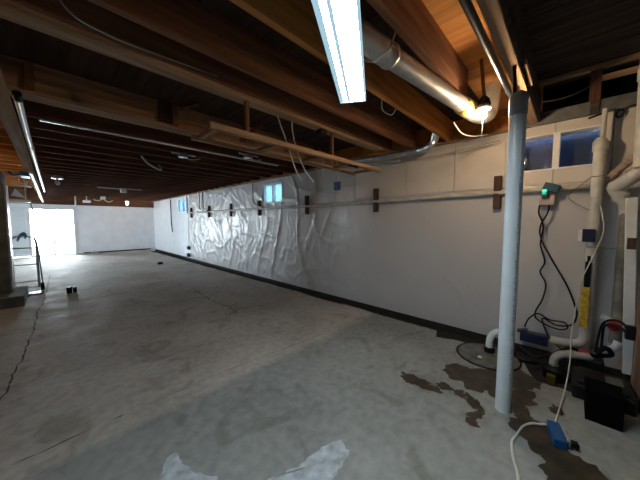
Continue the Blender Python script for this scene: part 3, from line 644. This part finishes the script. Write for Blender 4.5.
# drain stack
ds = empty('drain_stack', (3.75, -.38, .2)); tag(ds, 'stained grey drain stack with bends in the right corner', 'pipe')
S_ = smooth_path([(3.80, -.285, 1.85), (3.80, -.30, 1.80), (3.80, -.335, 1.74), (3.80, -.375, 1.66), (3.80, -.385, 1.5)])
tb('upper_bend', M['pvc_old'], S_, .054, ds, 16); tb('coupling', M['pvc_old'], [(3.80, -.315, 1.765), (3.80, -.345, 1.73)], .064, ds, 16)
tb('stack_length', M['pvc_grime'], [(3.80, -.385, 1.58), (3.78, -.385, .9), (3.76, -.375, .32)], .056, ds, 16)
tb('fat_branch', M['pvc_old'], smooth_path([(3.80, -.285, 1.83), (3.76, -.33, 1.86), (3.70, -.40, 1.92), (3.62, -.50, 2.02)]), .062, ds, 18)
for t_ in (.4, .75): 
    q = V((3.76, -.33, 1.86)).lerp(V((3.66, -.45, 1.97)), t_); q2 = q + V((-.01, -.013, .012)); tb('band', M['conduit'], [q, q2], .067, ds, 18)
o = tb('rusty_pipe', M['rust'], smooth_path([(3.84, -.262, 1.935), (3.82, -.30, 1.99), (3.80, -.37, 2.07), (3.80, -.42, 2.12)]), .034, None, 12); tag(o, 'short rusty pink pipe slanting above the drain bend', 'pipe')
o = tb('vent_stack', M['pvc_old'], [(3.60, -.405, 3.06), (3.60, -.415, 1.98)], .045, None, 16); tag(o, 'white vertical pipe at the right edge under the ceiling', 'pipe')
tb('coupling', M['pvc_old'], [(3.60, -.41, 2.72), (3.60, -.41, 2.82)], .055, o, 16)
o = bx('white_board', M['pvc'], (3.66, 3.70, -.455, -.385, .08, 1.72), None, .004, rot=Matrix.Rotation(math.radians(-2.2), 3, 'X')); tag(o, 'tall narrow white board standing at the right corner beside the wood post', 'board')
struct(bx('wall_near', M['conc_wall'], (3.3, 4.17, -.72, -.60, -.1, 3.1)))
wpst = empty('wood_post', (3.42, -.5, 0)); tag(wpst, 'rough brown wood post at the right edge of the photo', 'post')
bx('timber', M['post_wood'], (3.38, 3.47, -.56, -.445, 0, 3.0), wpst, .004)
bx('timber_block', M['bracket'], (3.52, 3.56, -.42, -.37, 1.26, 1.36), wpst)
pb = empty('outlet_box', (3.4, -.42, .55)); tag(pb, 'dark square outlet box with plugged cables on the wood post', 'electrical box')
bx('box_body', M['darkgrey'], (3.39, 3.44, -.443, -.385, .49, .61), pb, .006)
tb('plug_cord', M['black'], smooth_path([(3.38, -.40, .58), (3.45, -.36, .62), (3.52, -.30, .60), (3.58, -.26, .52), (3.6, -.24, .35), (3.6, -.23, .24)]), .010, pb, 8)
tb('plug_cord', M['black'], smooth_path([(3.38, -.40, .54), (3.47, -.35, .57), (3.55, -.28, .54), (3.6, -.27, .42), (3.6, -.27, .25)]), .010, pb, 8)
rb = empty('red_float', (3.6, -.34, .53)); tag(rb, 'round red plastic float with a bright spot under the outlet box', 'float')
mb = MB(); mb.tube([V((3.6, -.34, .53))+V((0, 0, math.cos(a)))*-.045 for a in [i*math.pi/8 for i in range(9)]], [.001+.05*math.sin(i*math.pi/8) for i in range(9)], 16); mb.build('ball', M['red'], rb, smooth=True)
bx('lens', M['white'], (3.545, 3.553, -.375, -.36, .535, .55), rb)
tg = bx('paper_tag', M['label'], (3.56, 3.565, -.32, -.245, .585, .625), None, rot=Matrix.Rotation(.4, 3, 'X')); tag(tg, 'small white paper tag on the cord above the red float', 'tag')

# wall outlet with cords
wo = empty('wall_outlet', (3.88, .2, 1.8)); tag(wo, 'dark teal outlet adapter tilted on a pink grey box on the wall', 'electrical box')
bx('adapter', M['teal'], (3.80, 3.87, .10, .24, 1.83, 1.92), wo, .008, rot=Matrix.Rotation(.35, 3, 'X'))
bx('box_body', mat('pinkish_cover', (.42, .34, .32), .5), (3.84, 3.91, .14, .27, 1.69, 1.80), wo, .008)
bx('indicator', M['green'], (3.79, 3.80, .205, .245, 1.80, 1.86), wo, .006); bx('plug', M['teal'], (3.79, 3.84, .19, .25, 1.77, 1.84), wo, .01)
cable('left black cord dropping in waves from the wall outlet to the floor', [(3.84, .26, 1.69), (3.84, .265, 1.6), (3.85, .22, 1.45), (3.85, .235, 1.25), (3.86, .19, 1.05), (3.86, .225, .93), (3.86, .17, .80), (3.86, .19, .62), (3.86, .24, .48), (3.86, .24, .39), (3.86, .14, .33), (3.86, .03, .31), (3.86, -.03, .345), (3.86, .0, .40), (3.85, .12, .40), (3.84, .22, .45), (3.82, .30, .37), (3.80, .33, .27)], .008, M['black'], n=8)
cable('right black cord swinging from the wall outlet out to the pump', [(3.84, .18, 1.69), (3.84, .19, 1.6), (3.85, .245, 1.45), (3.86, .23, 1.30), (3.86, .13, 1.08), (3.86, .0, .82), (3.87, -.07, .62), (3.87, -.095, .50), (3.86, -.06, .39), (3.86, .06, .35), (3.85, .18, .40), (3.83, .12, .22), (3.76, .02, .14), (3.68, -.1, .10)], .008, M['black'], n=8)
nt_ = empty('navy_box', (3.86, .24, .1)); tag(nt_, 'flat navy blue box leaning at the wall base behind the pump', 'box')
bx('box_body', M['navy'], (3.79, 3.87, .12, .37, .10, .22), nt_, .006); bx('lid_flap', M['navy'], (3.78, 3.86, .30, .40, .21, .235), nt_, .004, rot=Matrix.Rotation(-.35, 3, 'X'))

# ------------------------------------------------------------------ sump cover, pump, tray, black box
sm = empty('sump_cover', (3.32, .60, 0)); tag(sm, 'round grey sump lid on the floor behind the post with a white elbow pipe', 'sump lid')
mb = MB(); mb.tube([(3.32, .60, .0), (3.32, .60, .012), (3.32, .60, .018)], [.29, .29, .275], 40); mb.build('lid', M['lidc'], sm)
mb = MB(); mb.tube([(3.32, .60, .018), (3.32, .60, .024)], .2, 32); mb.build('lid_ring', M['lidc'], sm)
mb = MB(); mb.tube([(3.32+.30*math.cos(t*math.pi/18), .60+.30*math.sin(t*math.pi/18), .006) for t in range(37)], .009, 6, cap=False); mb.build('gasket', M['black'], sm)
tb('elbow_pipe', M['pvc'], smooth_path([(3.40, .60, .02), (3.40, .60, .14), (3.41, .58, .22), (3.43, .53, .265), (3.46, .46, .27)]), .036, sm, 14)
tb('rubber_coupling', M['black'], [(3.40, .60, .02), (3.40, .60, .08)], .052, sm, 14)
tb('hose', M['black'], smooth_path([(3.46, .46, .26), (3.52, .40, .12), (3.42, .32, .03), (3.50, .22, .0), (3.60, .19, -.03)]), .016, sm, 8)
o = bx('bottle_lid', M['white'], (3.15, 3.18, .62, .66, .024, .045), None, .008); tag(o, 'tiny white cap lying on the round sump lid', 'cap')
pm = empty('sump_pump', (3.52, .0, -.05)); tag(pm, 'dark pump with a curved white pipe at the foot of the wall', 'pump')
mb = MB(); mb.tube([(3.52, .04, -.1), (3.52, .04, .0), (3.52, .04, .03)], [.10, .10, .07], 20); mb.build('body', M['black'], pm, smooth=True)
tb('outlet_pipe', M['pvc_old'], smooth_path([(3.52, .055, -.05), (3.52, .055, .08), (3.52, .03, .14), (3.53, -.02, .17), (3.56, -.12, .18), (3.62, -.2, .17)]), .036, pm, 14)
tb('clamp', M['galv'], [(3.52, .055, .02), (3.52, .055, .04)], .041, pm, 14)
tb('ground_hose', M['black'], smooth_path([(3.72, .34, .06), (3.62, .22, .02), (3.58, .1, .10), (3.66, -.05, .2), (3.7, -.15, .16)]), .014, pm, 8)
bx('motor_housing', M['darkgrey'], (3.58, 3.74, -.30, -.10, -.1, .16), pm, .02)
tb('valve', M['white'], smooth_path([(3.70, -.33, .27), (3.68, -.36, .30), (3.70, -.38, .36)]), .03, pm, 12)
tb('red_knob', M['red'], [(3.66, -.16, .165), (3.66, -.16, .20)], .045, pm, 14)
tb('hose', M['black'], smooth_path([(3.6, -.24, .24), (3.62, -.30, .30), (3.68, -.34, .22), (3.6, -.2, .2)]), .022, pm, 8)
o = bx('yellow_tag', mat('dirty_yellow', (.10, .08, .01), .6), (3.36, 3.42, .03, .10, -.1, -.02), None, .006); tag(o, 'dull yellow piece wedged beside the pump in the pit', 'scrap')
ty = empty('battery_tray', (3.35, -.25, 0)); tag(ty, 'low wide black plastic tray between the pump and the wood post', 'tray')
mb = MB(); mb.box(3.03, 3.42, -.44, -.075, 0.0, .13); mb.build('tray_body', M['darkgrey'], ty, bevel=.02)
mb = MB(); mb.box(3.07, 3.39, -.40, -.11, .13, .15); mb.build('tray_lid', M['darkgrey'], ty, bevel=.008)
bx('lid_label', mat('worn_label', (.09, .085, .075), .5), (3.18, 3.32, -.38, -.28, .150, .152), ty)
bb = empty('black_box', (2.86, -.24, 0)); tag(bb, 'matt black square-edged box on the floor in front of the tray', 'box')
mb = MB(); x0, x1, y0, y1, h = 2.76, 2.98, -.34, -.15, .235; t = .012
mb.box(x0, x0+t, y0, y1, 0, h); mb.box(x1-t, x1, y0, y1, 0, h); mb.box(x0+t, x1-t, y0, y0+t, 0, h); mb.box(x0+t, x1-t, y1-t, y1, 0, h); mb.box(x0+t, x1-t, y0+t, y1-t, h-.02, h-.006)
mb.build('box_body', M['blackmat'], bb); mb = MB(); mb.box(x0-.008, x0, y0-.008, y1+.008, h-.02, h+.004); mb.box(x0-.008, x1, y1, y1+.008, h-.02, h+.004); mb.build('rim', M['blackmat'], bb)

# ------------------------------------------------------------------ floor power box and white cords
fb = empty('floor_outlet_box', (2.36, -.02, .03)); tag(fb, 'blue electrical outlet box lying on the wet floor with cords', 'electrical box')
R_ = Matrix.Rotation(math.radians(14), 3, 'Z')
bx('box_body', M['blue'], (2.26, 2.46, -.035, .035, .005, .062), fb, .006, rot=R_)
bx('outlet_face', mat('dirty_face', (.28, .28, .27), .6), (2.29, 2.44, -.058, -.037, .008, .058), fb, .006, rot=R_, piv=(2.36, 0, .03))
for x in (2.31, 2.40): bx('receptacle', M['darkgrey'], (x-.02, x+.02, -.064, -.057, .018, .048), fb, .002, rot=R_, piv=(2.36, 0, .03))
bx('plug', M['black'], (2.29, 2.33, -.10, -.06, .015, .05), fb, .008, rot=R_, piv=(2.36, 0, .03))
cable('white cord curving over the floor to the photo bottom edge', [(2.45, .03, .03), (2.43, .10, .008), (2.40, .14, .008), (2.32, .18, .008), (2.20, .20, .008), (2.10, .215, .008), (1.96, .19, .008), (1.83, .15, .008), (1.6, .12, .008)], .008, M['wire_w'], n=8)
cable('white cord rising from the floor outlet box to the corner pipes', [(2.44, .01, .03), (2.55, .01, .010), (2.79, -.01, .010), (2.98, -.03, .05), (3.18, -.05, .14), (3.4, -.06, .23), (3.62, -.06, .36), (3.71, -.08, .62), (3.71, -.10, .88), (3.71, -.18, 1.18), (3.72, -.235, 1.42), (3.73, -.20, 1.66)], .005, M['wire_w'], n=8)

# ------------------------------------------------------------------ wet patches
def wet(label, blobs):
    mb = MB()
    for i, (cx, cy, rx, ry, a, sd) in enumerate(blobs): blotch(cx, cy, rx, ry, a, 0, sd, .55, 64, .0018+.0004*i, mb)
    tag(mb.build('wet_patch', M['wet']), label, 'puddle')
wet('small dark wet patch on the floor, leftmost of them', [(2.32, 1.02, .07, .13, -.35, 1), (2.30, .84, .05, .09, .3, 2), (2.42, .76, .05, .07, .0, 8), (2.36, .93, .04, .08, .1, 9)])
wet('large dark wet patch between the sump lid and the post', [(2.78, .62, .20, .22, .6, 3), (2.90, .42, .22, .20, .1, 4), (2.66, .30, .20, .16, .4, 5), (3.05, .26, .18, .12, .2, 15)])
wet('ragged wet patch in front of the post', [(2.36, .50, .13, .045, .7, 6), (2.22, .46, .08, .04, -.3, 7), (2.40, .62, .06, .05, 0, 10), (2.12, .46, .05, .035, 1, 11)])
wet('long wet streak running from the post under the blue outlet box', [(2.42, .16, .20, .09, .5, 12), (2.26, .06, .24, .13, .5, 13), (2.08, -.08, .25, .16, .6, 14), (1.94, -.20, .28, .20, .7, 16)])
wet('small wet spot where the white cord meets the floor', [(2.72, .0, .07, .04, .2, 17)])

# ------------------------------------------------------------------ world and camera
w = bpy.data.worlds.new('sky'); sc.world = w; w.use_nodes = True
bg = w.node_tree.nodes['Background']; bg.inputs[0].default_value = (.86, .94, 1, 1); bg.inputs[1].default_value = 9.5
# daylight portals
def portal(loc, rot, sx, sy):
    l = bpy.data.lights.new('daylight_portal', 'AREA'); l.shape = 'RECTANGLE'; l.size = sx; l.size_y = sy; l.cycles.is_portal = True
    o = bpy.data.objects.new('daylight_portal', l); col.objects.link(o); o.location = loc; o.rotation_euler = rot
portal((.05, FAR+.2, 1.03), (math.radians(-90), 0, 0), 1.34, 2.05)
portal((XL-.2, 12.7, 1.55), (0, math.radians(-90), 0), 1.3, 5.0)  # for the added left-wall window
portal((4.17, 5.46, 2.22), (0, math.radians(90), 0), .5, .8)
portal((4.17, 11.95, 2.2), (0, math.radians(90), 0), .55, 1.1)

cam = bpy.data.cameras.new('camera'); co_ = bpy.data.objects.new('camera', cam); col.objects.link(co_)
cam.sensor_width = 36; cam.lens = 36*259/640; cam.clip_start = .05
yaw = math.radians(46.0); p = math.atan(18/259)
F = V((math.sin(yaw)*math.cos(p), math.cos(yaw)*math.cos(p), -math.sin(p))); R = V((math.cos(yaw), -math.sin(yaw), 0)); U = R.cross(F)
co_.matrix_world = Matrix(((R.x, U.x, -F.x, 0), (R.y, U.y, -F.y, 0), (R.z, U.z, -F.z, 1.5), (0, 0, 0, 1)))
sc.camera = co_
sc.view_settings.view_transform = 'Standard'; sc.view_settings.look = 'None'; sc.view_settings.gamma = 1; sc.view_settings.use_curve_mapping = False
sc.view_settings.exposure = 2.1
sc.cycles.max_bounces = 8; sc.cycles.diffuse_bounces = 5; sc.cycles.use_denoising = True
